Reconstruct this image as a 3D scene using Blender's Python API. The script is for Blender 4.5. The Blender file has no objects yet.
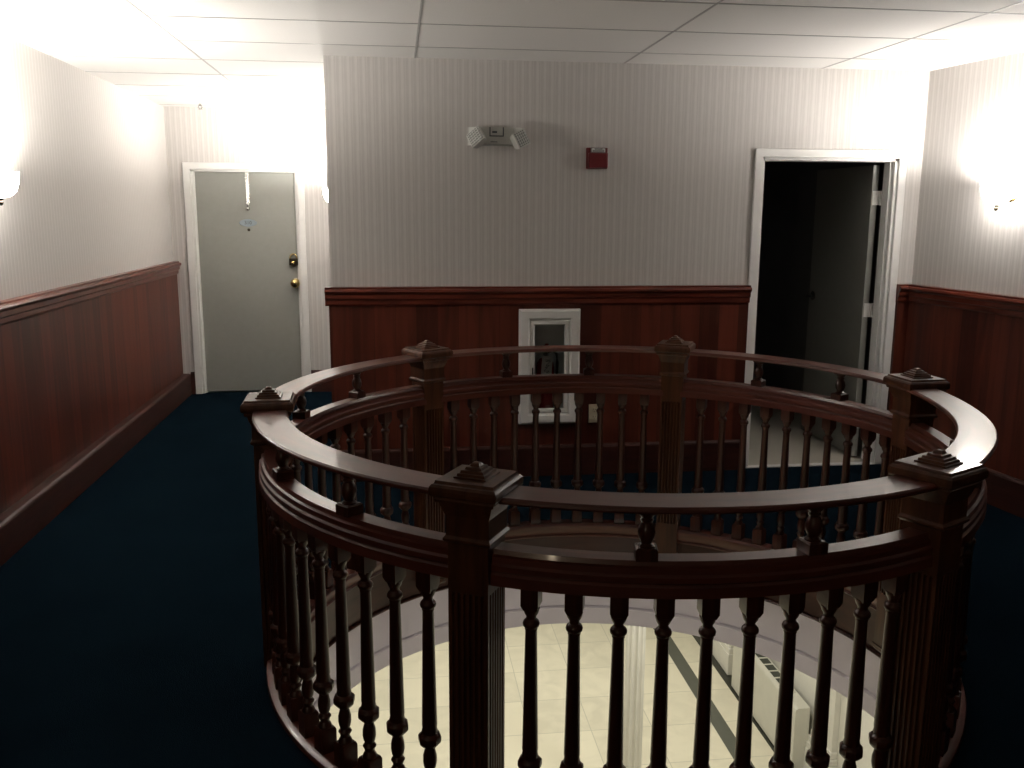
import bpy, bmesh, math, random
from mathutils import Vector, Matrix
random.seed(7)
SC = bpy.context.scene
COL = SC.collection
PI = math.pi
R = math.radians

# ------------------------------------------------------------------ materials
def new_mat(name):
    m = bpy.data.materials.new(name); m.use_nodes = True
    nt = m.node_tree
    return m, nt, nt.nodes['Principled BSDF']

def plain(name, rgb, rough=.5, metal=0., coat=0., spec=.5, bump=0., bscale=200.):
    m, nt, b = new_mat(name)
    b.inputs['Base Color'].default_value = (*rgb, 1)
    b.inputs['Roughness'].default_value = rough
    b.inputs['Metallic'].default_value = metal
    b.inputs['Coat Weight'].default_value = coat
    b.inputs['Coat Roughness'].default_value = .12
    b.inputs['Specular IOR Level'].default_value = spec
    tc = nt.nodes.new('ShaderNodeTexCoord')
    n = nt.nodes.new('ShaderNodeTexNoise'); n.inputs['Scale'].default_value = bscale
    nt.links.new(tc.outputs['Object'], n.inputs['Vector'])
    mx = nt.nodes.new('ShaderNodeMixRGB'); mx.blend_type = 'MULTIPLY'; mx.inputs[0].default_value = .12
    mx.inputs[1].default_value = (*rgb, 1)
    nt.links.new(n.outputs['Fac'], mx.inputs[2]); nt.links.new(mx.outputs[0], b.inputs['Base Color'])
    if bump:
        bp = nt.nodes.new('ShaderNodeBump'); bp.inputs['Strength'].default_value = bump; bp.inputs['Distance'].default_value = .002
        nt.links.new(n.outputs['Fac'], bp.inputs['Height']); nt.links.new(bp.outputs[0], b.inputs['Normal'])
    return m

def emit(name, rgb, s):
    m, nt, b = new_mat(name)
    b.inputs['Base Color'].default_value = (.8, .8, .78, 1)
    b.inputs['Emission Color'].default_value = (*rgb, 1)
    b.inputs['Emission Strength'].default_value = s
    return m

def math_node(nt, op, a, b=None):
    n = nt.nodes.new('ShaderNodeMath'); n.operation = op
    for i, v in enumerate((a, b)):
        if v is None: continue
        if isinstance(v, (int, float)): n.inputs[i].default_value = v
        else: nt.links.new(v, n.inputs[i])
    return n.outputs[0]

def ramp(nt, fac, stops):
    r = nt.nodes.new('ShaderNodeValToRGB')
    e = r.color_ramp.elements
    e[0].position, e[0].color = stops[0][0], (*stops[0][1], 1)
    e[1].position, e[1].color = stops[-1][0], (*stops[-1][1], 1)
    for p, c in stops[1:-1]:
        k = e.new(p); k.color = (*c, 1)
    nt.links.new(fac, r.inputs[0])
    return r.outputs[0]

def wood(name, dark, light, stretch=(14, 14, 1.2), uv=False, rough=.42, coat=.3, boards=0., spec=.25):
    """varnished mahogany: grain from stretched noise; boards > 0 gives vertical boards of that width, each its own tone"""
    m, nt, b = new_mat(name)
    tc = nt.nodes.new('ShaderNodeTexCoord')
    src = tc.outputs['UV'] if uv else tc.outputs['Object']
    mp = nt.nodes.new('ShaderNodeMapping'); mp.inputs['Scale'].default_value = stretch
    nt.links.new(src, mp.inputs['Vector'])
    n = nt.nodes.new('ShaderNodeTexNoise'); n.inputs['Scale'].default_value = 2.2; n.inputs['Detail'].default_value = 5; n.inputs['Distortion'].default_value = .6
    nt.links.new(mp.outputs[0], n.inputs['Vector'])
    fac = n.outputs['Fac']
    if boards:
        sx = nt.nodes.new('ShaderNodeSeparateXYZ'); nt.links.new(src, sx.inputs[0])
        q = math_node(nt, 'DIVIDE', sx.outputs['X'], boards)
        fl = math_node(nt, 'FLOOR', q)
        wn = nt.nodes.new('ShaderNodeTexWhiteNoise'); wn.noise_dimensions = '1D'
        nt.links.new(fl, wn.inputs['W'])
        off = math_node(nt, 'MULTIPLY', math_node(nt, 'SUBTRACT', wn.outputs['Value'], .5), .42)
        fac = math_node(nt, 'ADD', fac, off)
        fr = math_node(nt, 'FRACT', q)
        edge = math_node(nt, 'LESS_THAN', math_node(nt, 'ABSOLUTE', math_node(nt, 'SUBTRACT', fr, .5)), .488)
        fac = math_node(nt, 'SUBTRACT', fac, math_node(nt, 'MULTIPLY', math_node(nt, 'SUBTRACT', 1., edge), .35))
    c = ramp(nt, fac, [(.3, dark), (.5, tuple((a + d) / 2 for a, d in zip(dark, light))), (.72, light)])
    nt.links.new(c, b.inputs['Base Color'])
    b.inputs['Roughness'].default_value = rough
    b.inputs['Coat Weight'].default_value = coat
    b.inputs['Coat Roughness'].default_value = .09
    b.inputs['Specular IOR Level'].default_value = spec
    bp = nt.nodes.new('ShaderNodeBump'); bp.inputs['Strength'].default_value = .06; bp.inputs['Distance'].default_value = .001
    nt.links.new(n.outputs['Fac'], bp.inputs['Height']); nt.links.new(bp.outputs[0], b.inputs['Normal'])
    return m

def wallpaper():
    m, nt, b = new_mat('striped_wallpaper')
    tc = nt.nodes.new('ShaderNodeTexCoord')
    sx = nt.nodes.new('ShaderNodeSeparateXYZ'); nt.links.new(tc.outputs['Object'], sx.inputs[0])
    fr = math_node(nt, 'FRACT', math_node(nt, 'DIVIDE', sx.outputs['X'], .0434))
    c = ramp(nt, fr, [(0, (.58, .555, .535)), (.26, (.58, .555, .535)), (.33, (.515, .49, .472)), (.44, (.515, .49, .472)), (.50, (.55, .525, .505)), (.58, (.55, .525, .505)), (.64, (.505, .483, .463)), (.90, (.515, .49, .472)), (1, (.58, .555, .535))])
    n = nt.nodes.new('ShaderNodeTexNoise'); n.inputs['Scale'].default_value = 30; n.inputs['Detail'].default_value = 4
    mp = nt.nodes.new('ShaderNodeMapping'); mp.inputs['Scale'].default_value = (3, 3, .5)
    nt.links.new(tc.outputs['Object'], mp.inputs[0]); nt.links.new(mp.outputs[0], n.inputs['Vector'])
    mx = nt.nodes.new('ShaderNodeMixRGB'); mx.blend_type = 'MULTIPLY'; mx.inputs[0].default_value = .16
    nt.links.new(c, mx.inputs[1]); nt.links.new(n.outputs['Fac'], mx.inputs[2])
    nt.links.new(mx.outputs[0], b.inputs['Base Color'])
    b.inputs['Roughness'].default_value = .62
    return m

def carpet():
    m, nt, b = new_mat('navy_carpet')
    tc = nt.nodes.new('ShaderNodeTexCoord')
    n = nt.nodes.new('ShaderNodeTexNoise'); n.inputs['Scale'].default_value = 240; n.inputs['Detail'].default_value = 4
    n2 = nt.nodes.new('ShaderNodeTexNoise'); n2.inputs['Scale'].default_value = 2.5; n2.inputs['Detail'].default_value = 3
    for k in (n, n2): nt.links.new(tc.outputs['Object'], k.inputs['Vector'])
    s = math_node(nt, 'ADD', math_node(nt, 'MULTIPLY', n.outputs['Fac'], .6), math_node(nt, 'MULTIPLY', n2.outputs['Fac'], .4))
    c = ramp(nt, s, [(.3, (.0019, .0043, .0072)), (.7, (.0043, .0100, .0155))])
    nt.links.new(c, b.inputs['Base Color'])
    b.inputs['Roughness'].default_value = .95; b.inputs['Specular IOR Level'].default_value = 0.
    bp = nt.nodes.new('ShaderNodeBump'); bp.inputs['Strength'].default_value = .5; bp.inputs['Distance'].default_value = .004
    nt.links.new(n.outputs['Fac'], bp.inputs['Height']); nt.links.new(bp.outputs[0], b.inputs['Normal'])
    return m

def marble(name, ox, oy, size, base=(.76, .715, .56), joint=(.52, .50, .40)):
    m, nt, b = new_mat(name)
    tc = nt.nodes.new('ShaderNodeTexCoord')
    sx = nt.nodes.new('ShaderNodeSeparateXYZ'); nt.links.new(tc.outputs['Object'], sx.inputs[0])
    u = math_node(nt, 'DIVIDE', math_node(nt, 'SUBTRACT', sx.outputs['X'], ox), size)
    v = math_node(nt, 'DIVIDE', math_node(nt, 'SUBTRACT', sx.outputs['Y'], oy), size)
    def joint_of(w):
        return math_node(nt, 'GREATER_THAN', math_node(nt, 'ABSOLUTE', math_node(nt, 'SUBTRACT', math_node(nt, 'FRACT', w), .5)), .4935)
    j = math_node(nt, 'MAXIMUM', joint_of(u), joint_of(v))
    cell = math_node(nt, 'ADD', math_node(nt, 'MULTIPLY', math_node(nt, 'FLOOR', u), 7.13), math_node(nt, 'MULTIPLY', math_node(nt, 'FLOOR', v), 3.71))
    wn = nt.nodes.new('ShaderNodeTexWhiteNoise'); wn.noise_dimensions = '1D'; nt.links.new(cell, wn.inputs['W'])
    n = nt.nodes.new('ShaderNodeTexNoise'); n.inputs['Scale'].default_value = 3.2; n.inputs['Detail'].default_value = 7; n.inputs['Distortion'].default_value = 1.4
    nt.links.new(tc.outputs['Object'], n.inputs['Vector'])
    s = math_node(nt, 'ADD', math_node(nt, 'MULTIPLY', n.outputs['Fac'], .7), math_node(nt, 'MULTIPLY', wn.outputs['Value'], .3))
    c = ramp(nt, s, [(.3, tuple(k * .86 for k in base)), (.6, base)])
    mx = nt.nodes.new('ShaderNodeMixRGB'); nt.links.new(j, mx.inputs[0]); nt.links.new(c, mx.inputs[1]); mx.inputs[2].default_value = (*joint, 1)
    nt.links.new(mx.outputs[0], b.inputs['Base Color'])
    b.inputs['Roughness'].default_value = .22
    return m

def glass_mat(name, tint=(.9, .93, .92), rough=.02):
    m = bpy.data.materials.new(name); m.use_nodes = True; nt = m.node_tree
    nt.nodes.clear()
    o = nt.nodes.new('ShaderNodeOutputMaterial')
    t = nt.nodes.new('ShaderNodeBsdfTransparent'); t.inputs[0].default_value = (*tint, 1)
    g = nt.nodes.new('ShaderNodeBsdfGlossy'); g.inputs['Roughness'].default_value = rough
    f = nt.nodes.new('ShaderNodeFresnel'); f.inputs['IOR'].default_value = 1.5
    x = nt.nodes.new('ShaderNodeMixShader')
    nt.links.new(f.outputs[0], x.inputs[0]); nt.links.new(t.outputs[0], x.inputs[1]); nt.links.new(g.outputs[0], x.inputs[2])
    nt.links.new(x.outputs[0], o.inputs[0])
    return m

WD, WL = (.024, .0058, .0034), (.068, .0185, .0098)
M = dict(
    paper=wallpaper(), carpet=carpet(),
    tile=plain('ceiling_tile', (.72, .70, .68), .9, bump=.4, bscale=160),
    tbar=plain('ceiling_bar', (.40, .39, .385), .6),
    white=plain('white_paint', (.76, .75, .73), .35, bscale=12),
    plaster=plain('drum_plaster', (.78, .735, .80), .6, bscale=9),
    wains=wood('wainscot_mahogany', (.050, .0105, .0062), (.108, .0240, .0132), (9, 9, .7), boards=.125, rough=.42, coat=.15),
    woodv=wood('mahogany_upright', WD, WL, (16, 16, 1.5)),
    post=wood('newel_mahogany', (.040, .0130, .0058), (.098, .034, .0135), (15, 15, 1.6)),
    woodr=wood('mahogany_rail', (.060, .0135, .0085), (.120, .029, .0175), (1.5, 12, 12), uv=True, rough=.35, coat=.28, spec=.45),
    trimw=wood('mahogany_trim', (.055, .010, .006), (.165, .036, .02), (1.2, 14, 14), rough=.3, coat=.3),
    base=wood('mahogany_base_shaded', (.020, .0052, .0034), (.052, .0135, .0085), (1.2, 14, 14), rough=.5, coat=.05, spec=.3),  # darker copy of the trim wood, dim low light put into its colour
    fascia=wood('mahogany_fascia', (.036, .0108, .0070), (.065, .020, .0128), (1.2, 9, 9), uv=True, rough=.3, coat=.25),
    doorg=plain('grey_door_paint', (.255, .257, .235), .42, bscale=20),
    brass=plain('polished_brass', (.72, .55, .24), .2, 1.),
    bronze=plain('dark_bronze', (.06, .05, .035), .3, 1.),
    chrome=plain('chrome', (.50, .50, .48), .22, 1.),
    black=plain('black_plastic', (.015, .015, .016), .4),
    red=plain('red_alarm_plastic', (.12, .010, .013), .35),
    redtank=plain('red_tank_enamel', (.26, .012, .014), .25, coat=.4),
    lamp_white=plain('offwhite_plastic', (.52, .52, .49), .4),
    lens=plain('ribbed_lens', (.30, .30, .29), .15, .2),
    cream=plain('cream_plastic', (.58, .52, .38), .4),
    paperw=plain('white_card', (.72, .72, .72), .6),
    ink=plain('dark_ink', (.06, .06, .08), .6),
    plate=plain('blue_grey_plate', (.24, .285, .325), .35),
    glass=glass_mat('cabinet_glass', (.93, .95, .95)),
    cab_in=plain('cabinet_liner', (.80, .83, .86), .5),
    marble=marble('lobby_marble', 1.185, 9.06, .60),
    border=plain('dark_green_marble', (.10, .105, .085), .2, bscale=14),
    darkborder=plain('black_green_marble', (.022, .024, .018), .2, bscale=14),
    lobwhite=plain('lobby_white_paint', (.72, .70, .62), .4, bscale=10),
    heater=plain('heater_enamel', (.60, .585, .50), .35, bscale=10),
    slot=plain('grille_shadow', (.03, .035, .025), .5),
    vinyl=plain('cream_vinyl', (.50, .47, .40), .5, bscale=6),
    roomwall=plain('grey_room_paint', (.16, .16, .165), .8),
    bulb=emit('bulb_glow_right', (1, .955, .89), 3500.), bulb_left=emit('bulb_glow_left', (1, .955, .875), 8500.), bulb_alcove=emit('bulb_glow_alcove', (1, .955, .875), 9000.),
    shade=emit('frosted_shade_glow', (1, .955, .89), 38.),
)

# ------------------------------------------------------------------ geometry helpers
def obj(name, bm, mat, parent=None, smooth=False, loc=None, mats=None):
    bmesh.ops.recalc_face_normals(bm, faces=bm.faces)
    me = bpy.data.meshes.new(name); bm.to_mesh(me); bm.free()
    for mm in (mats or [mat]): me.materials.append(mm)
    if smooth:
        for p in me.polygons: p.use_smooth = True
        me.set_sharp_from_angle(angle=R(35))
    o = bpy.data.objects.new(name, me); COL.objects.link(o)
    if parent: o.parent = parent
    if loc is not None: o.location = loc
    return o

def tag(o, label, cat, group=None, kind=None):
    o['label'] = label; o['category'] = cat
    if group: o['group'] = group
    if kind: o['kind'] = kind
    return o

def struct(o, label, cat): return tag(o, label, cat, kind='structure')

def empty(name, loc=(0, 0, 0), rz=0.):
    o = bpy.data.objects.new(name, None); COL.objects.link(o)
    o.location = loc; o.rotation_euler = (0, 0, rz); o.empty_display_size = .1
    return o

def box(bm, a, b, bev=0., mi=0):
    r = bmesh.ops.create_cube(bm, size=1)
    c = [(x + y) / 2 for x, y in zip(a, b)]; s = [abs(y - x) for x, y in zip(a, b)]
    bmesh.ops.scale(bm, vec=s, verts=r['verts']); bmesh.ops.translate(bm, vec=c, verts=r['verts'])
    fs = list({f for v in r['verts'] for f in v.link_faces})
    for f in fs: f.material_index = mi
    if bev:
        es = list({e for v in r['verts'] for e in v.link_edges})
        q = bmesh.ops.bevel(bm, geom=es, offset=bev, segments=2, profile=.5, affect='EDGES')
        for f in q['faces']: f.material_index = mi
        return [v for v in {v for f in q['faces'] for v in f.verts}]
    return r['verts']

def BM(): return bmesh.new()

def lathe(bm, prof, seg=24, c=(0, 0, 0), axis='Z', sq=None):
    """prof: (r, z); axis Z or Y (towards -Y)"""
    rings = []
    for r, z in prof:
        ring = []
        for k in range(seg):
            a = 2 * PI * (k + .5) / seg
            x, y = max(r, 1e-5) * math.cos(a), max(r, 1e-5) * math.sin(a)
            p = (x, y, z) if axis == 'Z' else (x, -z, y)
            ring.append(bm.verts.new(Vector(p) + Vector(c)))
        rings.append(ring)
    for a, b in zip(rings, rings[1:]):
        for k in range(seg):
            bm.faces.new((a[k], a[(k + 1) % seg], b[(k + 1) % seg], b[k]))
    bm.faces.new(rings[0][::-1]); bm.faces.new(rings[-1])

def sections(bm, secs):
    """loft through closed loops that have the same number of points, capped"""
    loops = [[bm.verts.new(p) for p in s] for s in secs]
    n = len(loops[0])
    for a, b in zip(loops, loops[1:]):
        for k in range(n):
            bm.faces.new((a[k], a[(k + 1) % n], b[(k + 1) % n], b[k]))
    bm.faces.new(loops[0][::-1]); bm.faces.new(loops[-1])

def squares(bm, prof, c=(0, 0)):
    sections(bm, [[(c[0] + sx * h, c[1] + sy * h, z) for sx, sy in ((-1, -1), (1, -1), (1, 1), (-1, 1))] for h, z in prof])

def arc(bm, prof, a0, a1, n, closed=False, dr=lambda a: 0.):
    """sweep profile (r, z) loop about the local Z axis, with UVs in metres"""
    uvl = bm.loops.layers.uv.verify()
    m = len(prof); rows = []
    N = n if closed else n + 1
    for i in range(N):
        a = a0 + (a1 - a0) * i / n
        rows.append([bm.verts.new(((r + dr(a)) * math.cos(a), (r + dr(a)) * math.sin(a), z)) for r, z in prof])
    per = [0]
    for k in range(m):
        p, q = prof[k], prof[(k + 1) % m]; per.append(per[-1] + math.dist(p, q))
    for i in range(n):
        ra, rb = rows[i], rows[(i + 1) % N]
        ua, ub = 1.25 * (a0 + (a1 - a0) * i / n), 1.25 * (a0 + (a1 - a0) * (i + 1) / n)
        for k in range(m):
            f = bm.faces.new((ra[k], rb[k], rb[(k + 1) % m], ra[(k + 1) % m]))
            for l, uv in zip(f.loops, ((ua, per[k]), (ub, per[k]), (ub, per[k + 1]), (ua, per[k + 1]))): l[uvl].uv = uv
    if not closed:
        bm.faces.new(rows[0][::-1]); bm.faces.new(rows[-1])

def tube(bm, pts, r, seg=10):
    pts = [Vector(p) for p in pts]; rings = []
    for i, p in enumerate(pts):
        d = (pts[min(i + 1, len(pts) - 1)] - pts[max(i - 1, 0)]).normalized()
        s = d.cross(Vector((0, 0, 1))) if abs(d.z) < .95 else d.cross(Vector((0, 1, 0)))
        s.normalize(); t = d.cross(s)
        rings.append([bm.verts.new(p + r * (math.cos(2 * PI * k / seg) * s + math.sin(2 * PI * k / seg) * t)) for k in range(seg)])
    for a, b in zip(rings, rings[1:]):
        for k in range(seg): bm.faces.new((a[k], a[(k + 1) % seg], b[(k + 1) % seg], b[k]))
    bm.faces.new(rings[0][::-1]); bm.faces.new(rings[-1])

def panel(bm, us, zs, holes, t):
    """slab in the local XZ plane, front at y=0, thickness t towards +y, with rectangular holes"""
    us = sorted({*us, *[h[0] for h in holes], *[h[1] for h in holes]}); zs = sorted({*zs, *[h[2] for h in holes], *[h[3] for h in holes]})
    V = {(u, z): bm.verts.new((u, 0, z)) for u in us for z in zs}
    fs = []
    for u0, u1 in zip(us, us[1:]):
        for z0, z1 in zip(zs, zs[1:]):
            cu, cz = (u0 + u1) / 2, (z0 + z1) / 2
            if any(h[0] < cu < h[1] and h[2] < cz < h[3] for h in holes): continue
            fs.append(bm.faces.new((V[u0, z0], V[u1, z0], V[u1, z1], V[u0, z1])))
    for v in [v for v in bm.verts if not v.link_faces]: bm.verts.remove(v)
    e = bmesh.ops.extrude_face_region(bm, geom=fs)
    bmesh.ops.translate(bm, vec=(0, t, 0), verts=[v for v in e['geom'] if isinstance(v, bmesh.types.BMVert)])

def run(bm, prof, x0, x1):
    """extrude a profile of (out, z) along local X; out is towards -y"""
    sections(bm, [[(x, -o, z) for o, z in prof] for x in (x0, x1)])

def place(o, p, d):
    """put a wall-local object so that local x runs along d, local y points away from the room"""
    d = Vector((d[0], d[1], 0)).normalized(); y = Vector((-d.y, d.x, 0))
    o.matrix_world = Matrix(((d.x, y.x, 0, p[0]), (d.y, y.y, 0, p[1]), (0, 0, 1, 0), (0, 0, 0, 1)))
    return o

# ------------------------------------------------------------------ measured layout
CAMH = 1.6273
CEIL = 2.4806
XL, YF, YA, XC, XR = -1.93, 5.47, 8.31, -.387, 3.262
YB = -2.6
RD = Vector((.125, -1, 0)).normalized()          # direction of the right wall towards the viewer
C = Vector((.80, 3.24, 0)); PR = 1.25
POSTS = [-119.4, -61.6, 4.5, 62.9, 122.0, 182.1]   # degrees about the well centre
def sag(a):
    """the bay on the right is bent a little tighter than the others"""
    t = ((math.degrees(a) - POSTS[1]) % 360) / (POSTS[2] - POSTS[1])
    return -.044 * (1 - abs(2 * t - 1) ** 3) if t < 1 else 0.
def rwx(y): return XR + (YF - y) * .125

# ------------------------------------------------------------------ room shell
# floor: carpet ring around the well, plus the alcove
bm = BM()
poly = [Vector((XL, YB)), Vector((rwx(YB), YB)), Vector((XR, YF)), Vector((XL, YF))]
def hit(a):
    d = Vector((math.cos(a), math.sin(a))); best = None
    for p, q in zip(poly, poly[1:] + poly[:1]):
        e = q - p; den = d.x * e.y - d.y * e.x
        if abs(den) < 1e-9: continue
        w = p - Vector((C.x, C.y)); t = (w.x * e.y - w.y * e.x) / den; s = (w.x * d.y - w.y * d.x) / den
        if t > 0 and -1e-6 <= s <= 1 + 1e-6 and (best is None or t < best): best = t
    return Vector((C.x, C.y)) + d * best
angs = sorted([2 * PI * k / 120 for k in range(120)] + [math.atan2(p.y - C.y, p.x - C.x) % (2 * PI) for p in poly])
ring = [(bm.verts.new((C.x + (1.28 + sag(a)) * math.cos(a), C.y + (1.28 + sag(a)) * math.sin(a), 0)), bm.verts.new((*hit(a), 0))) for a in angs]
for (a, b), (c, d) in zip(ring, ring[1:] + ring[:1]): bm.faces.new((a, b, d, c))
vs = [bm.verts.new(p) for p in ((XL, YF, 0), (XC, YF, 0), (XC, YA + .05, 0), (XL, YA + .05, 0))]
bm.faces.new(vs)
e = bmesh.ops.extrude_face_region(bm, geom=list(bm.faces))
bmesh.ops.translate(bm, vec=(0, 0, -.02), verts=[v for v in e['geom'] if isinstance(v, bmesh.types.BMVert)])
struct(obj('floor', bm, M['carpet']), 'dark navy carpet around the round stairwell opening', 'floor')

bm = BM(); box(bm, (XL - .1, YB - .1, CEIL), (rwx(YB) + .1, YA + .2, CEIL + .03))
struct(obj('ceiling', bm, M['tile']), 'white suspended tile ceiling of the landing', 'ceiling')
bm = BM()
for k in range(-2, 4):
    x = .1254 + 1.22 * k
    y1 = YA if x < XC else YF
    xm = x
    if XL < x < 4.2: box(bm, (x - .0055, YB, CEIL - .002), (x + .0055, y1, CEIL + .001))
for k in range(-6, 13):
    y = 5.104 - .61 * k
    if YB < y < YA: box(bm, (XL, y - .006, CEIL - .002), (XC if y > YF else rwx(y), y + .006, CEIL + .001))
struct(obj('trim_1', bm, M['tbar']), 'thin grid bars between the ceiling tiles', 'ceiling grid')

def wall(name, p, d, L, holes=(), t=.12, label='', z1=CEIL, z0=0., mat='paper'):
    bm = BM(); panel(bm, [0, L], [z0, z1], list(holes), t)
    return struct(place(obj(name, bm, M[mat]), p, d), label, 'wall')
# local x must run so that local +y (left of d) points away from the room
wall('wall_left', (XL, YB), (0, 1), YA - YB, label='long cream striped wall on the left above dark panelling')
DL = (-1.745, -.845, 1.965)       # opening of the closed grey door
wall('wall_back', (XL, YA), (1, 0), 3.2, [(DL[0] - XL, DL[1] - XL, 0, DL[2])], label='far striped wall that holds the closed grey door')
DR = (2.222, 3.103, 1.957)        # opening of the dark doorway
CAB = (.757, 1.075, .365, 1.015)  # recess of the extinguisher cabinet
wall('wall_front', (XC, YF), (1, 0), 3.75, [(DR[0] - XC, DR[1] - XC, 0, DR[2]), (CAB[0] - XC, CAB[1] - XC, CAB[2], CAB[3])], t=.13, label='striped wall facing the viewer between alcove and dark doorway')
wall('wall_alcove', (XC, YA), (0, -1), YA - YF - .13, label='side wall of the alcove hidden round the corner')
Lr = (YF - YB) / -RD.y
pr = Vector((XR, YF, 0))
wall('wall_right', (XR, YF), RD, Lr, label='slanting striped wall on the right with a wall lamp')
wall('wall_rear', (rwx(YB) + .1, YB), (-1, 0), rwx(YB) - XL + .2, label='striped wall behind the viewer')

# wainscot: panel, chair rail, baseboard
RAILP = [(0, 1.07), (0.034, 1.072), (0.04, 1.082), (0.04, 1.105), (0.052, 1.114), (0.052, 1.138), (0.066, 1.148), (0.07, 1.158), (0.066, 1.168), (0.05, 1.172), (0.05, 1.182), (0, 1.182)]
def basep(o, h): return [(0, 0), (o, 0), (o, h - .018), (o - .004, h - .008), (o - .012, h - .002), (o - .016, h), (0, h)]
trim_n = [1]
def wainscot(side, p, d, x0, x1, holes=(), out=.05, h=.195, rx=(0, 0)):
    bm = BM(); panel(bm, [x0, x1], [.02, 1.1], list(holes), .0235)
    o = obj('trim_%d' % (trim_n[0] + 1), bm, M['wains']); q = Vector((-d[1], d[0], 0)).normalized() * -.024
    place(o, (p[0] + q.x, p[1] + q.y), d); struct(o, 'red mahogany wainscot boards on the %s wall' % side, 'wainscot')
    bm = BM(); run(bm, RAILP, x0 + rx[0], x1 + rx[1])
    o = place(obj('trim_%d' % (trim_n[0] + 2), bm, M['trimw'], smooth=False), p, d); struct(o, 'moulded mahogany chair rail along the %s wall' % side, 'chair rail')
    trim_n[0] += 2
    bm = BM(); run(bm, basep(out, h), x0, x1)
    struct(place(obj('baseboard_' + side, bm, M['base']), p, d), 'tall mahogany baseboard along the %s wall' % side, 'baseboard')
wainscot('left', (XL, YB), (0, 1), 0.02, YA - YB - .0, out=.09, h=.185, rx=(0, -.01))
wainscot('front', (XC, YF), (1, 0), -.012, 2.175 - XC, [(CAB[0] - XC, CAB[1] - XC, CAB[2], CAB[3])], rx=(-.02, .0))
wainscot('corner', (0, YF), (1, 0), DR[1] + .062, XR + .02, rx=(-.012, .0))
wainscot('right', (XR, YF), RD, .018, Lr, rx=(-.02, 0))
bm = BM(); run(bm, basep(.022, .2), XL + .09, -1.806); run(bm, basep(.022, .2), -.785, XC)
o = obj('baseboard_back', bm, M['base']); o.location = (0, YA, 0); struct(o, 'short dark baseboard beside the closed grey door', 'baseboard')

# door casings and doors
def casing(name, x0, x1, top, y, w, t, label, fl=0.):
    bm = BM()
    prof = lambda s: None
    for a, b in ((x0 - w, x0), (x1, x1 + w)):
        box(bm, (a, y - .02, fl), (b, y - .0005, top + w), .004)
        inner = (b - .016, b) if a < x0 - w / 2 else (a, a + .016)
        box(bm, (inner[0], y - .012, fl), (inner[1], y - .0005, top), .003)
    box(bm, (x0 - w, y - .021, top), (x1 + w, y - .0005, top + w), .004)
    # lining of the opening and its stop
    box(bm, (x0, y, fl), (x0 + .018, y + t, top)); box(bm, (x1 - .018, y, fl), (x1, y + t, top)); box(bm, (x0, y, top - .018), (x1, y + t, top))
    box(bm, (x0 + .018, y + .035, fl), (x0 + .03, y + .05, top - .018)); box(bm, (x1 - .03, y + .035, fl), (x1 - .018, y + .05, top - .018))
    return struct(obj(name, bm, M['white']), label, 'door casing')
casing('trim_20', DL[0], DL[1], DL[2], YA, .058, .1, 'white casing around the closed grey door')
casing('trim_21', DR[0], DR[1], DR[2], YF, .05, .13, 'white casing around the dark open doorway')

d1 = empty('door_1', (0, YA + .036, 0)); struct(d1, 'closed grey door in the alcove with number plate and brass knob', 'door')
bm = BM(); box(bm, (DL[0] + .019, 0, .012), (DL[1] - .019, .04, DL[2] - .02), .002); obj('door_leaf', bm, M['doorg'], d1)
bm = BM(); lathe(bm, [(.040, 0), (.040, .006), (.016, .012), (.014, .03), (.030, .036), (.041, .048), (.041, .058), (.032, .070), (.012, .076)], 28, (-.897, 0, .985), 'Y'); obj('door_knob', bm, M['brass'], d1, True)
lk = BM()
lathe(lk, [(.036, 0), (.038, .01), (.034, .028), (.030, .032)], 28, (-.905, 0, 1.165), 'Y')
box(lk, (-.944, -.03, 1.14), (-.868, 0, 1.205), .006)
lko = obj('door_lock', lk, M['bronze'], d1, True); lko['label'] = 'dark bronze lock body above the knob'
bm = BM(); tube(bm, [(-.906 + .03 * math.cos(a), -.018, 1.205 + .036 * math.sin(a)) for a in [PI * k / 10 for k in range(11)]], .007, 10); obj('lock_ring', bm, M['brass'], lko, True)
bm = BM(); lathe(bm, [(.013, .03), (.013, .036), (.006, .04)], 16, (-.912, 0, 1.165), 'Y'); obj('lock_cylinder', bm, M['brass'], lko, True)
bm = BM()
n = 32
pl = [(-1.285 + .076 * math.copysign(abs(math.cos(2 * PI * k / n)) ** 1.45, math.cos(2 * PI * k / n)), 1.512 + .034 * math.copysign(abs(math.sin(2 * PI * k / n)) ** .9, math.sin(2 * PI * k / n))) for k in range(n)]
sections(bm, [[(x, 0, z) for x, z in pl], [(x, -.004, z) for x, z in pl], [(-1.285 + (x + 1.285) * .95, -.006, 1.512 + (z - 1.512) * .92) for x, z in pl]])
npl = obj('number_plate', bm, M['plate'], d1); npl['label'] = 'pointed oval number plate in pale blue grey'
def text(name, s, size, mat, parent, loc, rot=(PI / 2, 0, 0), ext=.0008):
    cu = bpy.data.curves.new(name, 'FONT'); cu.body = s; cu.size = size; cu.extrude = ext; cu.align_x = 'CENTER'; cu.align_y = 'CENTER'
    cu.materials.append(mat); o = bpy.data.objects.new(name, cu); COL.objects.link(o); o.parent = parent; o.location = loc; o.rotation_euler = rot
    return o
text('number', '310', .042, M['ink'], npl, (-1.285, -.0068, 1.512))
bm = BM(); lathe(bm, [(.013, 0), (.013, .004), (.008, .006)], 18, (-1.281, 0, 1.452), 'Y'); obj('peephole', bm, M['bronze'], d1, True)

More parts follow.
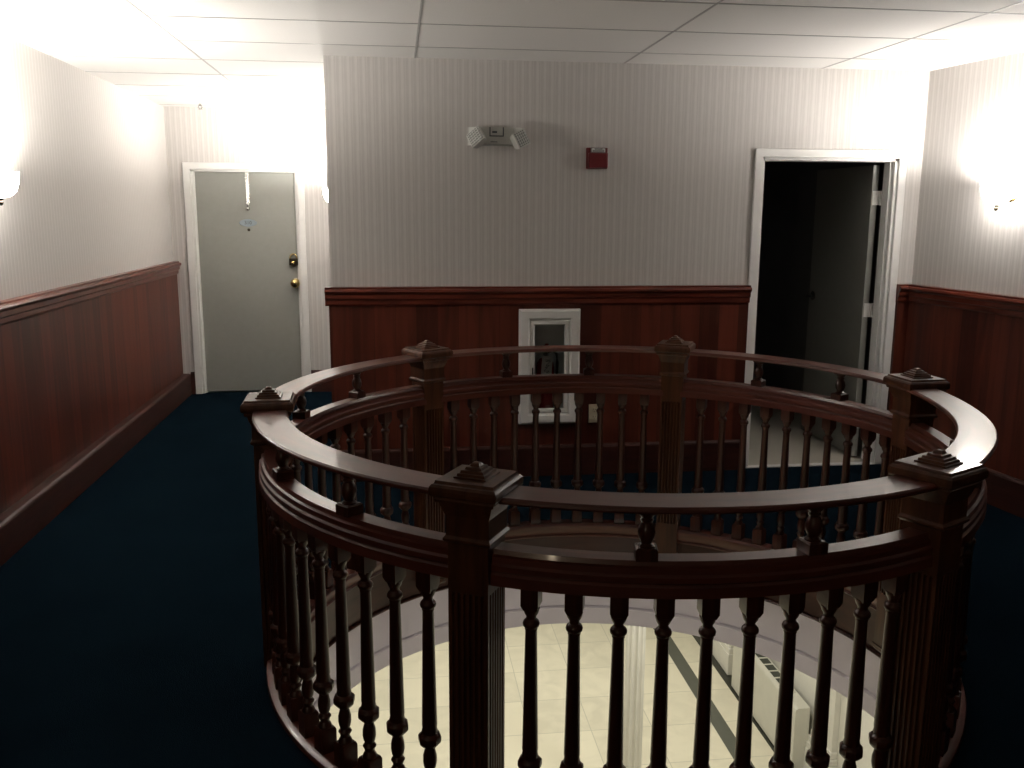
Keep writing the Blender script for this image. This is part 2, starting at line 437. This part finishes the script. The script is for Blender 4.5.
# chrome over-door hanger on the closed door
hk = empty('over_door_hook', (-1.277, YA + .036, 1.64)); tag(hk, 'slim chrome hanger hooked over the top of the closed grey door', 'hook')
bm = BM(); box(bm, (-.013, -.004, .035), (.013, -.0008, .302), .001); box(bm, (-.013, -.0035, .3015), (.013, .042, .3045)); obj('strap', bm, M['chrome'], hk)
bm = BM(); tube(bm, [(0, -.004, .05), (0, -.012, .03), (0, -.028, .012), (0, -.045, .016), (0, -.052, .034)], .008, 10); obj('hook_arm', bm, M['chrome'], hk, True)
bm = BM(); lathe(bm, [(.001, -.018), (.012, -.013), (.017, 0), (.012, .013), (.001, .018)], 16, (0, -.03, -.006)); obj('hook_ball', bm, M['chrome'], hk, True)

# open door leaf, swung ninety degrees into the dark room
d2 = empty('door_2', (3.03, YF + .145, 0)); struct(d2, 'grey door swung open into the dark room behind the doorway', 'door')
bm = BM(); box(bm, (-.005, .005, .012), (.036, .80, 1.925), .002); lf = obj('door_leaf', bm, M['doorg'], d2)
bm = BM()
lathe(bm, [(.032, 0), (.032, .006), (.012, .01), (.011, .05)], 20, (0, 0, 0), 'Y'); tube(bm, [(0, -.045, 0), (.03, -.05, 0), (.075, -.05, 0), (.115, -.046, -.003)], .009, 10)
hd = obj('lever_handle', bm, M['chrome'], d2, True); hd.location = (-.005, .735, 1.03); hd.rotation_euler = (0, 0, R(-90))
for z in (.25, 1.0, 1.72):
    bm = BM(); lathe(bm, [(.007, -.045), (.007, .045)], 12, (.052, -.004, z)); box(bm, (.004, .0025, z - .045), (.05, .0055, z + .045)); box(bm, (.052, -.012, z - .045), (.074, -.008, z + .045))
    obj('hinge', bm, M['white'], d2)

# dark room behind the doorway
def slab(name, a, b, mat, label, cat):
    bm = BM(); box(bm, a, b); return struct(obj(name, bm, M[mat]), label, cat)
slab('floor_room', (1.5, YF + .005, -.05), (3.6, 8.4, -.004), 'vinyl', 'cream floor of the dark room behind the doorway', 'floor')
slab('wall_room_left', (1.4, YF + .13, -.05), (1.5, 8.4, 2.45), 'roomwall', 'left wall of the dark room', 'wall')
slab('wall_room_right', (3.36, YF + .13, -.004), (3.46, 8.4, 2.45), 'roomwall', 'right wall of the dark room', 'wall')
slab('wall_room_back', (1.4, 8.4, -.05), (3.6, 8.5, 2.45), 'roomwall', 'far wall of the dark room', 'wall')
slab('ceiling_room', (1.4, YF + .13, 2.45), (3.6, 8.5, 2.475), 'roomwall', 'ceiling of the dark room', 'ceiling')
slab('trim_22', (DR[0] - .05, YF - .02, -.003), (DR[1] + .0, YF + .03, .006), 'white', 'pale threshold strip of the dark doorway', 'threshold')

# ------------------------------------------------------------------ the well: fascia, plaster drum, curb
def ring_obj(name, prof, mat, label, cat, n=128, smooth=True):
    bm = BM(); arc(bm, prof, 0, 2 * PI, n, True)
    o = obj(name, bm, M[mat], None, smooth); o.location = C; return struct(o, label, cat)
ring_obj('trim_23', [(1.25, -.25), (1.25, -.03), (1.285, -.03), (1.285, -.25)], 'fascia', 'polished mahogany fascia lining the edge of the round well', 'fascia')
ring_obj('trim_24', [(1.25, -.252), (1.238, -.252), (1.234, -.246), (1.238, -.240), (1.25, -.240)], 'fascia', 'thin bead under the mahogany fascia of the round well', 'bead')
ring_obj('trim_25', [(1.25, -.252), (1.25, -.440), (1.242, -.444), (1.238, -.452), (1.244, -.458), (1.250, -.462), (1.250, -.545), (1.40, -.545), (1.40, -.252)], 'plaster', 'white plaster drum lining the round well below the fascia', 'well lining')

# ------------------------------------------------------------------ balustrade
bal = empty('balustrade', C); tag(bal, 'round dark mahogany balustrade with six square newel posts around the open well', 'balustrade')
bm = BM(); arc(bm, [(1.222, -.045), (1.214, -.036), (1.222, -.028), (1.216, -.012), (1.206, .004), (1.206, .02), (1.216, .03), (1.278, .03), (1.294, .022), (1.297, .010), (1.294, .002), (1.280, .001), (1.262, -.045)], 0, 2 * PI, 144, True, sag)
obj('curb', bm, M['woodr'], bal, True)

def newel():
    w = .054; nf = 6; pitch = .0155; gw = .0100; gd = .010
    def outline(g):
        side = []
        side.append((-w, 0))
        for i in range(nf):
            cx = (i - (nf - 1) / 2) * pitch
            for t in range(5):
                a = PI * t / 4
                side.append((cx - gw / 2 * math.cos(a), g * gd * math.sin(a)))
        pts = []
        for q in range(4):
            ca, sa = math.cos(q * PI / 2), math.sin(q * PI / 2)
            for u, dp in side:
                x, y = u, -w + dp
                pts.append((x * ca - y * sa, x * sa + y * ca))
        return pts
    p0, p1 = outline(0), outline(1)
    bm = BM()
    sections(bm, [[(x, y, z) for x, y in p] for p, z in ((p0, -.17), (p0, .062), (p1, .066), (p1, .692), (p0, .700), (p0, .905))])
    return bm
COLLAR = [(.053, .826), (.058, .828), (.0635, .834), (.0635, .839), (.058, .846), (.0575, .850), (.0575, .896), (.060, .902), (.064, .912), (.070, .932)]
CAP = [(.070, .932), (.077, .934), (.079, .941), (.076, .946), (.084, .949), (.0875, .954), (.0885, .964), (.0875, .973), (.083, .979), (.078, .981), (.076, .988)]
FIN = [(.043, .987), (.043, .992), (.037, .993), (.036, .999), (.031, 1.000), (.029, 1.006), (.022, 1.007), (.020, 1.013), (.013, 1.014), (.009, 1.021), (.004, 1.023)]
NM = None
for a in POSTS:
    loc = (PR * math.cos(R(a)), PR * math.sin(R(a)), 0)
    if NM is None:
        np_ = obj('newel_post', newel(), M['post'], bal)
        b1 = BM(); squares(b1, COLLAR); c1 = obj('collar', b1, M['post'], np_)
        b2 = BM(); squares(b2, CAP); c2 = obj('cap', b2, M['post'], np_)
        b3 = BM(); squares(b3, FIN); c3 = obj('finial', b3, M['post'], np_)
        b4 = BM(); squares(b4, [(.058, -.17), (.058, -.185), (.05, -.197), (.03, -.2)]); c4 = obj('drop_end', b4, M['post'], np_)
        NM = [np_, c1, c2, c3, c4]
    else:
        np_ = NM[0].copy(); COL.objects.link(np_); np_.parent = bal
        for c in NM[1:]:
            k = c.copy(); COL.objects.link(k); k.parent = np_
    np_.location = loc; np_.rotation_euler = (0, 0, R(a))

# rails, balusters and spindles, bay by bay
HAND = [(1.188, .9385), (1.184, .944), (1.185, .950), (1.190, .955), (1.296, .955), (1.301, .950), (1.302, .944), (1.298, .9385)]
LOW = [(1.196, 0.725), (1.197, 0.752), (1.203, 0.758), (1.199, 0.763), (1.199, 0.776), (1.205, 0.782), (1.206, 0.796), (1.214, 0.8), (1.218, 0.812), (1.268, 0.812), (1.272, 0.8), (1.28, 0.796), (1.281, 0.782), (1.287, 0.776), (1.287, 0.763), (1.283, 0.758), (1.289, 0.752), (1.29, 0.725)]
def baluster():
    bm = BM()
    squares(bm, [(.0245, .029), (.0245, .098), (.021, .106)])
    lathe(bm, [(.019, .104), (.021, .108), (.019, .114), (.0135, .124), (.0155, .132), (.0195, .140), (.0155, .147), (.013, .151), (.0165, .158), (.019, .172), (.0185, .190), (.0150, .204), (.0135, .212), (.0175, .216), (.0150, .220)], 16)
    lathe(bm, [(.0205, .218), (.0300, .229), (.0315, .234), (.0315, .246), (.0300, .250), (.0225, .258)], 8)
    lathe(bm, [(.0205, .256), (.0215, .262), (.0195, .272), (.0205, .280), (.0148, .604), (.0165, .608), (.0160, .612), (.0205, .617), (.0215, .623), (.0195, .629), (.0128, .636), (.0125, .642), (.0175, .650), (.0200, .658), (.0215, .664)], 16)
    squares(bm, [(.0165, .660), (.0222, .674), (.0222, .740)])
    return bm
def spindle():
    bm = BM()
    squares(bm, [(.0265, .811), (.0265, .838), (.022, .842)])
    lathe(bm, [(.020, .841), (.021, .844), (.0125, .850), (.0150, .855), (.0200, .866), (.0215, .878), (.0185, .892), (.0130, .902), (.0165, .908), (.0130, .913), (.0185, .920), (.0200, .926)], 16)
    squares(bm, [(.0185, .925), (.0225, .930), (.0225, .941)])
    return bm
b0 = s0 = None
for i, a in enumerate(POSTS):
    b = POSTS[(i + 1) % 6]; b += 360 if b < a else 0
    bm = BM(); arc(bm, HAND, R(a + 2), R(b - 2), 28, dr=sag); obj('handrail', bm, M['woodr'], bal, True)
    bm = BM(); arc(bm, LOW, R(a + 2), R(b - 2), 28, dr=sag); obj('lower_rail', bm, M['woodr'], bal, True)
    g = 6.6
    for k in range(10):
        t = R(a + g + (b - a - 2 * g) * k / 9)
        if b0 is None: o = b0 = obj('baluster', baluster(), M['woodv'], bal, True)
        else: o = b0.copy(); COL.objects.link(o); o.parent = bal
        o.location = ((PR + sag(t)) * math.cos(t), (PR + sag(t)) * math.sin(t), 0); o.rotation_euler = (0, 0, t)
    for k in (1, 2):
        t = R(a + (b - a) * k / 3)
        if s0 is None: o = s0 = obj('spindle', spindle(), M['woodv'], bal, True)
        else: o = s0.copy(); COL.objects.link(o); o.parent = bal
        o.location = ((1.247 + sag(t)) * math.cos(t), (1.247 + sag(t)) * math.sin(t), 0); o.rotation_euler = (0, 0, t)

# ------------------------------------------------------------------ things on the front wall
# emergency light
em = empty('emergency_light', (.585, YF, 1.99)); tag(em, 'white twin-head emergency light high on the striped wall', 'emergency light')
bm = BM(); sections(bm, [[(x * s, y, .0 + (z - .0)) for x, z in ((-.16, .01), (.16, .01), (.16, .115), (-.16, .115))] for s, y in ((1, -.0005), (1, -.02))] ); obj('back_box', bm, M['lamp_white'], em)
bm = BM(); sections(bm, [[(-.155, -.02, .012), (.155, -.02, .012), (.155, -.02, .113), (-.155, -.02, .113)], [(-.10, -.075, .016), (.10, -.075, .016), (.10, -.075, .110), (-.10, -.075, .110)]]); obj('housing', bm, M['lamp_white'], em)
bm = BM()
for a, b in (((-.040, .062), (-.034, .110)), ((.037, .062), (.043, .110)), ((-.040, .058), (.043, .064))): box(bm, (a[0], -.0775, a[1]), (b[0], -.0748, b[1]))
fr = obj('label_frame', bm, M['ink'], em); fr['label'] = 'dark outlined label window on the housing'
bm = BM(); box(bm, (-.024, -.0765, .078), (.004, -.0748, .088)); obj('printed_mark', bm, M['ink'], em)
bm = BM(); box(bm, (-.034, -.0765, .026), (.006, -.0748, .030)); obj('printed_mark', bm, M['ink'], em)
for x, hz, yaw, pit, roll in ((-.112, .048, -42, -14, -38), (.134, .042, 30, -14, -24)):
    rot = Matrix.Rotation(R(yaw), 4, 'Z') @ Matrix.Rotation(R(pit), 4, 'X') @ Matrix.Rotation(R(roll), 4, 'Y')
    mat = Matrix.Translation((x, -.095, hz)) @ rot
    bm = BM(); sections(bm, [[(sx * h, y, sz * h) for sx, sz in ((-1, -1), (1, -1), (1, 1), (-1, 1))] for h, y in ((.026, .045), (.036, .03), (.046, -.01), (.047, -.02), (.043, -.022))])
    hd = obj('lamp_head', bm, M['lamp_white'], em); hd.matrix_local = mat
    bm = BM(); box(bm, (-.041, -.026, -.041), (.041, -.0215, .041)); ln = obj('lamp_lens', bm, M['lens'], hd)
    bm = BM()
    for k in range(-2, 3): box(bm, (k * .016 - .0016, -.029, -.041), (k * .016 + .0016, -.026, .041)); box(bm, (-.041, -.0285, k * .016 - .0016), (.041, -.026, k * .016 + .0016))
    obj('lens_grid', bm, M['lamp_white'], hd)

# fire alarm strobe
al = empty('fire_alarm', (1.193, YF, 1.876)); tag(al, 'small square red fire alarm strobe on the striped wall', 'fire alarm')
bm = BM(); box(bm, (-.064, -.012, 0), (.064, -.0005, .122), .003); obj('back_plate', bm, M['red'], al)
bm = BM(); box(bm, (-.058, -.058, .004), (.058, -.011, .090), .005); box(bm, (-.058, -.03, .088), (-.044, -.011, .120), .002); box(bm, (.046, -.03, .088), (.058, -.011, .120), .002); obj('body', bm, M['red'], al)
bm = BM(); sections(bm, [[(x, y, z) for x, z in ((-.042, .091), (.044, .091), (.044, .119), (-.042, .119))] for y in (-.0125, -.03)] + [[(x, -.045, z) for x, z in ((-.034, .092), (.036, .092), (.036, .108), (-.034, .108))]]); sl = obj('strobe_lens', bm, M['lens'], al)
for x in (-.03, .034):
    bm = BM(); box(bm, (x - .008, -.044, .095), (x + .008, -.032, .116), .003); obj('reflector', bm, M['paperw'], sl)

# extinguisher cabinet
cb = empty('extinguisher_cabinet', (.916, YF, .335)); tag(cb, 'white glazed fire extinguisher cabinet set in the mahogany wainscot', 'cabinet')
def frame(bm, x0, x1, z0, z1, w, ya, yb, bev=.004):
    # a mitred rectangular frame as one ring: outer chamfered edge, flat face, inner edge
    sx = [(x0, z0), (x1, z0), (x1, z1), (x0, z1)]
    ins = lambda d: [(x0 + d, z0 + d), (x1 - d, z0 + d), (x1 - d, z1 - d), (x0 + d, z1 - d)]
    loops = [(ins(0), ya), (ins(0), yb + bev), (ins(bev), yb), (ins(w - bev), yb), (ins(w), yb + bev), (ins(w), ya)]
    L = [[bm.verts.new((x, y, z)) for x, z in l] for l, y in loops]
    for a, b in zip(L, L[1:] + L[:1]):
        for k in range(4): bm.faces.new((a[k], a[(k + 1) % 4], b[(k + 1) % 4], b[k]))
bm = BM(); frame(bm, -.187, .187, 0, .71, .066, -.0245, -.066, .012); obj('trim_frame', bm, M['white'], cb)
bm = BM(); frame(bm, -.120, .120, .068, .642, .028, -.036, -.058, .005); dr = obj('cabinet_door', bm, M['white'], cb)
bm = BM(); box(bm, (-.093, -.046, .095), (.093, -.043, .615)); gp = obj('glass_pane', bm, M['glass'], dr); gp['label'] = 'clear glass pane in the cabinet door'
bm = BM(); box(bm, (-.109, -.070, .275), (-.101, -.058, .355), .002); obj('pull_handle', bm, M['black'], dr)
bm = BM()
x0, x1, z0, z1, yb = -.155, .155, .034, .676, .118
for a, b in (((x0, -.02, z0), (x0 + .004, yb, z1)), ((x1 - .004, -.02, z0), (x1, yb, z1)), ((x0, -.02, z0), (x1, yb, z0 + .004)), ((x0, -.02, z1 - .004), (x1, yb, z1)), ((x0, yb - .004, z0), (x1, yb, z1))): box(bm, a, b)
obj('liner', bm, M['cab_in'], cb)
# extinguisher standing inside it
ex = empty('fire_extinguisher', (.905, YF + .040, .374)); tag(ex, 'red fire extinguisher with paper tag inside the white glazed cabinet', 'fire extinguisher')
bm = BM(); lathe(bm, [(.050, 0), (.057, .004), (.057, .30), (.052, .33), (.036, .352), (.02, .362), (.02, .372)], 28); obj('tank', bm, M['redtank'], ex, True)
bm = BM(); arc(bm, [(.0572, .16), (.0585, .16), (.0585, .20), (.0572, .20)], R(-150), R(-30), 14); obj('label_band', bm, M['paperw'], ex, True)
bm = BM(); lathe(bm, [(.018, .370), (.018, .40), (.013, .405), (.013, .42)], 16); obj('valve', bm, M['chrome'], ex, True)
bm = BM(); box(bm, (-.012, -.066, .415), (.012, .03, .423), .002); sections(bm, [[(-.011, .02, .423), (.011, .02, .423), (.011, .02, .432), (-.011, .02, .432)], [(-.011, -.062, .450), (.011, -.062, .450), (.011, -.062, .458), (-.011, -.062, .458)]]); obj('squeeze_handle', bm, M['redtank'], ex)
bm = BM(); tube(bm, [(.016, 0, .395), (.045, 0, .405), (.070, -.005, .385), (.074, -.01, .33), (.070, -.015, .22)], .009, 10); obj('hose', bm, M['black'], ex, True)
bm = BM(); sections(bm, [[(-.037, -.066, .262), (.028, -.066, .256), (.036, -.066, .378), (-.029, -.066, .384)], [(-.037, -.0675, .262), (.028, -.0675, .256), (.036, -.0675, .378), (-.029, -.0675, .384)]]); tg = obj('paper_tag', bm, M['paperw'], ex)
tag_lines = [(.357, -.012, .024), (.348, -.010, .022), (.322, -.006, .016), (.310, -.012, .004), (.288, -.018, .014), (.276, -.004, .018)]
bm = BM()
tp = [p for z, x0, x1 in tag_lines for p in ((x0, z), (x1, z))]
for (xa, za), (xb, zb) in zip(tp, tp[1:]):      # one scribbled pen line down the tag
    dx, dz = xb - xa, zb - za; L = math.hypot(dx, dz); nx, nz = -dz / L * .0014, dx / L * .0014
    sections(bm, [[(xa - nx, y, za - nz), (xb - nx, y, zb - nz), (xb + nx, y, zb + nz), (xa + nx, y, za + nz)] for y in (-.0674, -.0684)])
obj('tag_print', bm, M['ink'], tg)

# outlet
ou = empty('wall_outlet', (1.207, YF - .024, .33)); tag(ou, 'cream electrical outlet low on the wainscot beside the white cabinet', 'outlet')
bm = BM(); box(bm, (-.036, -.006, 0), (.036, -.0003, .117), .003); obj('cover_plate', bm, M['cream'], ou)
for z in (.036, .081):
    bm = BM(); lathe(bm, [(.0165, .0055), (.0165, .0085), (.0150, .0095)], 20, (0, 0, z), 'Y'); s = obj('socket', bm, M['cream'], ou, True)
    bm = BM(); box(bm, (-.008, -.0105, z), (-.006, -.0094, z + .009)); box(bm, (.006, -.0105, z), (.008, -.0094, z + .008)); box(bm, (-.002, -.0105, z - .010), (.002, -.0094, z - .006)); obj('socket_slot', bm, M['black'], s)

# sprinkler on the alcove ceiling
sp = empty('sprinkler_head', (-1.56, 7.95, CEIL)); tag(sp, 'small chrome sprinkler head on the ceiling before the closed grey door', 'sprinkler')
bm = BM(); lathe(bm, [(.040, -.0005), (.040, -.004), (.030, -.008), (.014, -.010)], 24); obj('escutcheon', bm, M['white'], sp, True)
bm = BM(); lathe(bm, [(.010, -.009), (.012, -.025), (.008, -.030)], 14); tube(bm, [(.011, 0, -.026), (.016, 0, -.038), (.004, 0, -.052)], .0035, 8); tube(bm, [(-.011, 0, -.026), (-.016, 0, -.038), (-.004, 0, -.052)], .0035, 8); obj('sprinkler_frame', bm, M['chrome'], sp, True)
bm = BM(); lathe(bm, [(.006, -.050), (.018, -.053), (.018, -.055), (.004, -.056)], 18); obj('deflector', bm, M['chrome'], sp, True)

# ------------------------------------------------------------------ wall lamps
S0 = None
def sconce(p, d, label, bulb='bulb'):
    """d: outward direction from the wall"""
    global S0
    rz = math.atan2(d[1], d[0]) + PI / 2          # local -y points into the room
    if S0 is None:
        t = empty('wall_sconce')
        bm = BM(); lathe(bm, [(.055, .0005), (.055, .008), (.045, .014), (.015, .018)], 28, (0, 0, -.02), 'Y'); a = obj('back_plate', bm, M['brass'], t, True)
        bm = BM(); tube(bm, [(0, -.015, -.03), (0, -.05, -.075), (0, -.085, -.10)], .008, 10); b = obj('lamp_arm', bm, M['brass'], t, True)
        bm = BM()
        pr_o = [(.012, -.10), (.045, -.092), (.070, -.068), (.083, -.030), (.088, .02)]
        seg = 32; rings = []
        for off in (0, .004):
            rings += [[(max(r - off, .001), z + (off if r < .02 else 0)) for r, z in (pr_o if off == 0 else pr_o[::-1])]]
        lathe(bm, rings[0] + rings[1], seg, (0, -.095, .01)); c = obj('lamp_shade', bm, M['shade'], t, True)
        bm = BM(); lathe(bm, [(.001, -.022), (.016, -.016), (.022, 0), (.016, .016), (.001, .022)], 16, (0, -.095, .012)); e_ = obj('bulb', bm, M['bulb'], t, True)
        bm = BM(); lathe(bm, [(.002, -.030), (.010, -.024), (.013, -.014), (.008, -.006), (.014, .002), (.014, .006)], 16, (0, -.095, -.096)); f = obj('knob', bm, M['bronze'], t, True)
        S0 = [t, a, b, c, e_, f]
    else:
        t = S0[0].copy(); COL.objects.link(t)
        for k in S0[1:]:
            q = k.copy(); COL.objects.link(q); q.parent = t
    for k in t.children:
        if k.name.startswith('bulb') and bulb != 'bulb': k.data = k.data.copy(); k.data.materials[0] = M[bulb]
    t.location = p; t.rotation_euler = (0, 0, rz); tag(t, label, 'wall lamp', 'frosted bowl wall lamps')
rn = Vector((RD.y, -RD.x, 0))     # into the room from the right wall
y = 4.72
sconce((rwx(y), y, 1.765), rn, 'glowing bowl wall lamp on the right wall above the wainscot')
sconce((XL, 4.62, 1.765), (1, 0), 'glowing bowl wall lamp on the long left wall at the picture edge', 'bulb_left')
sconce((XC, 7.5, 1.765), (-1, 0), 'glowing bowl wall lamp in the alcove behind the wall corner', 'bulb_alcove')

# ------------------------------------------------------------------ lobby below
ZL, ZC = -3.3, -.545
LX0, LX1, LY0, LY1 = -3.5, 3.64, -.5, 12.
slab('floor_lobby', (LX0, LY0, ZL - .08), (LX1, LY1, ZL), 'marble', 'pale marble tile floor of the lobby below', 'floor')
slab('trim_26', (2.985, LY0, ZL), (3.13, LY1, ZL + .0015), 'border', 'dark green marble band inlaid in the lobby floor', 'floor band')
slab('trim_27', (3.395, LY0, ZL), (3.52, LY1, ZL + .0015), 'darkborder', 'blackish marble band along the lobby wall', 'floor band')
slab('wall_lobby_right', (LX1, LY0, ZL), (LX1 + .1, LY1, ZC), 'lobwhite', 'white lobby wall behind the heater', 'wall')
slab('wall_lobby_left', (LX0 - .1, LY0, ZL), (LX0, LY1, ZC), 'lobwhite', 'left lobby wall below', 'wall')
slab('wall_lobby_back', (LX0, LY1, ZL), (LX1, LY1 + .1, ZC), 'lobwhite', 'far lobby wall below', 'wall')
slab('wall_lobby_front', (LX0, LY0 - .1, ZL), (LX1, LY0, ZC), 'lobwhite', 'near lobby wall below', 'wall')
bm = BM(); poly = [Vector((LX0, LY0)), Vector((LX1, LY0)), Vector((LX1, LY1)), Vector((LX0, LY1))]
angs = sorted([2 * PI * k / 120 for k in range(120)] + [math.atan2(p.y - C.y, p.x - C.x) % (2 * PI) for p in poly])
ring = [(bm.verts.new((C.x + 1.252 * math.cos(a), C.y + 1.252 * math.sin(a), ZC)), bm.verts.new((*hit(a), ZC))) for a in angs]
for (a, b), (c, d) in zip(ring, ring[1:] + ring[:1]): bm.faces.new((a, b, d, c))
e = bmesh.ops.extrude_face_region(bm, geom=list(bm.faces)); bmesh.ops.translate(bm, vec=(0, 0, .03), verts=[v for v in e['geom'] if isinstance(v, bmesh.types.BMVert)])
struct(obj('ceiling_lobby', bm, M['lobwhite']), 'white lobby ceiling around the round opening', 'ceiling')

# pilasters on the lobby wall
def pilaster(name, y0, y1, out, label):
    bm = BM(); box(bm, (LX1 - out, y0, ZL + .42), (LX1 - .0005, y1, ZC - .001))
    for z0, z1, e in ((0, .24, .05), (.24, .30, .04), (.30, .36, .025), (.36, .42, .012)): box(bm, (LX1 - out - e, y0 - e, ZL + z0 + .002), (LX1 - .0005, y1 + e, ZL + z1), .006)
    struct(obj(name, bm, M['lobwhite']), label, 'pilaster')
pilaster('trim_28', 8.78, 9.25, .12, 'white pilaster with stepped plinth at the far end of the heater')
pilaster('trim_29', 6.62, 6.98, .05, 'white pilaster with plinth nearest the heater end')

# fluted column
bm = BM(); n = 12; cr = .082
def star(r, g): return [((r - (g if k % 4 == 2 else g * .75 if k % 4 in (1, 3) else 0)) * math.cos(2 * PI * k / (n * 4)), (r - (g if k % 4 == 2 else g * .75 if k % 4 in (1, 3) else 0)) * math.sin(2 * PI * k / (n * 4))) for k in range(n * 4)]
sections(bm, [[(x, y, z) for x, y in star(r, g)] for r, g, z in ((cr * 1.45, 0, ZL), (cr * 1.45, 0, ZL + .05), (cr * 1.2, 0, ZL + .08), (cr * 1.2, 0, ZL + .1), (cr, 0, ZL + .12), (cr, .014, ZL + .16), (cr * .97, .014, ZC - .2), (cr * .97, 0, ZC - .17), (cr * 1.3, 0, ZC - .1), (cr * 1.35, 0, ZC - .003))])
o = obj('trim_30', bm, M['lobwhite']); o.location = (1.845, 6.6, 0); struct(o, 'slim white fluted column standing in the lobby', 'column')

# heater along the lobby wall
ht = empty('heater', (3.43, 7.0, ZL)); tag(ht, 'long white heater cabinet with top grille against the lobby wall', 'heater')
hl, hd_, hh = 1.50, .135, .615
bm = BM(); sections(bm, [[(x, y, z) for x, z in ((0, .012), (hd_, .012), (hd_, hh - .0), (.03, hh), (.008, hh - .012), (0, hh - .03))] for y in (0, hl)]); obj('body', bm, M['heater'], ht)
bm = BM(); box(bm, (.036, .28, hh + .0005), (.120, hl - .06, hh + .003)); gr = obj('grille', bm, M['slot'], ht); gr['label'] = 'dark slotted grille on top of the heater'
for k in range(10):
    yy = .28 + (hl - .34) * k / 9
    bm = BM(); box(bm, (.034, yy - .009, hh + .0005), (.122, yy + .009, hh + .007)); obj('grille_bar', bm, M['heater'], gr)
bm = BM(); box(bm, (.012, .006, .0), (hd_, hl - .006, .0125)); obj('plinth', bm, M['slot'], ht)

# ------------------------------------------------------------------ light
def light(name, kind, loc, power, color=(1, .93, .82), rot=(0, 0, 0), **kw):
    l = bpy.data.lights.new(name, kind); l.energy = power; l.color = color
    for k, v in kw.items(): setattr(l, k, v)
    o = bpy.data.objects.new(name, l); COL.objects.link(o); o.location = loc; o.rotation_euler = rot
    return o
for k, (x, y) in enumerate(((.6, 6.6), (2.2, 8.6), (.4, 9.6), (-1.6, 7.5), (2.4, 5.6))):
    light('lobby_light', 'AREA', (x, y, ZC - .02), 22, (1, .97, .89), shape='DISK', size=.35)
for x, y in ((-.4, -.2), (2.2, -.25)): light('lobby_light', 'POINT', (x, y, -.96), 27, (1, .95, .93), shadow_soft_size=.2)  # unseen lamps added to light the far drum, placed clear of the balusters
light('corridor_lamp', 'POINT', (-1.6, -1.3, 1.9), 13, (1, .80, .56), shadow_soft_size=.08)
w = bpy.data.worlds.new('night'); SC.world = w; w.use_nodes = True
w.node_tree.nodes['Background'].inputs[0].default_value = (0, 0, 0, 1)

# ------------------------------------------------------------------ camera
f, p, yw, r = 910.86, .1878, .1260, .0052
fwd = Vector((math.sin(yw) * math.cos(p), math.cos(yw) * math.cos(p), -math.sin(p)))
right = Vector((math.cos(yw), -math.sin(yw), 0)); up = right.cross(fwd)
rr = math.cos(r) * right + math.sin(r) * up; uu = -math.sin(r) * right + math.cos(r) * up
cam = bpy.data.cameras.new('camera'); co = bpy.data.objects.new('camera', cam); COL.objects.link(co)
cam.sensor_width = 36; cam.lens = f * 36 / 1024; cam.clip_start = .05
co.matrix_world = Matrix(((rr.x, uu.x, -fwd.x, 0), (rr.y, uu.y, -fwd.y, 0), (rr.z, uu.z, -fwd.z, CAMH), (0, 0, 0, 1)))
SC.camera = co
SC.view_settings.view_transform = 'Standard'; SC.view_settings.look = 'None'
SC.view_settings.gamma = 1; SC.view_settings.exposure = .15; SC.view_settings.use_curve_mapping = False
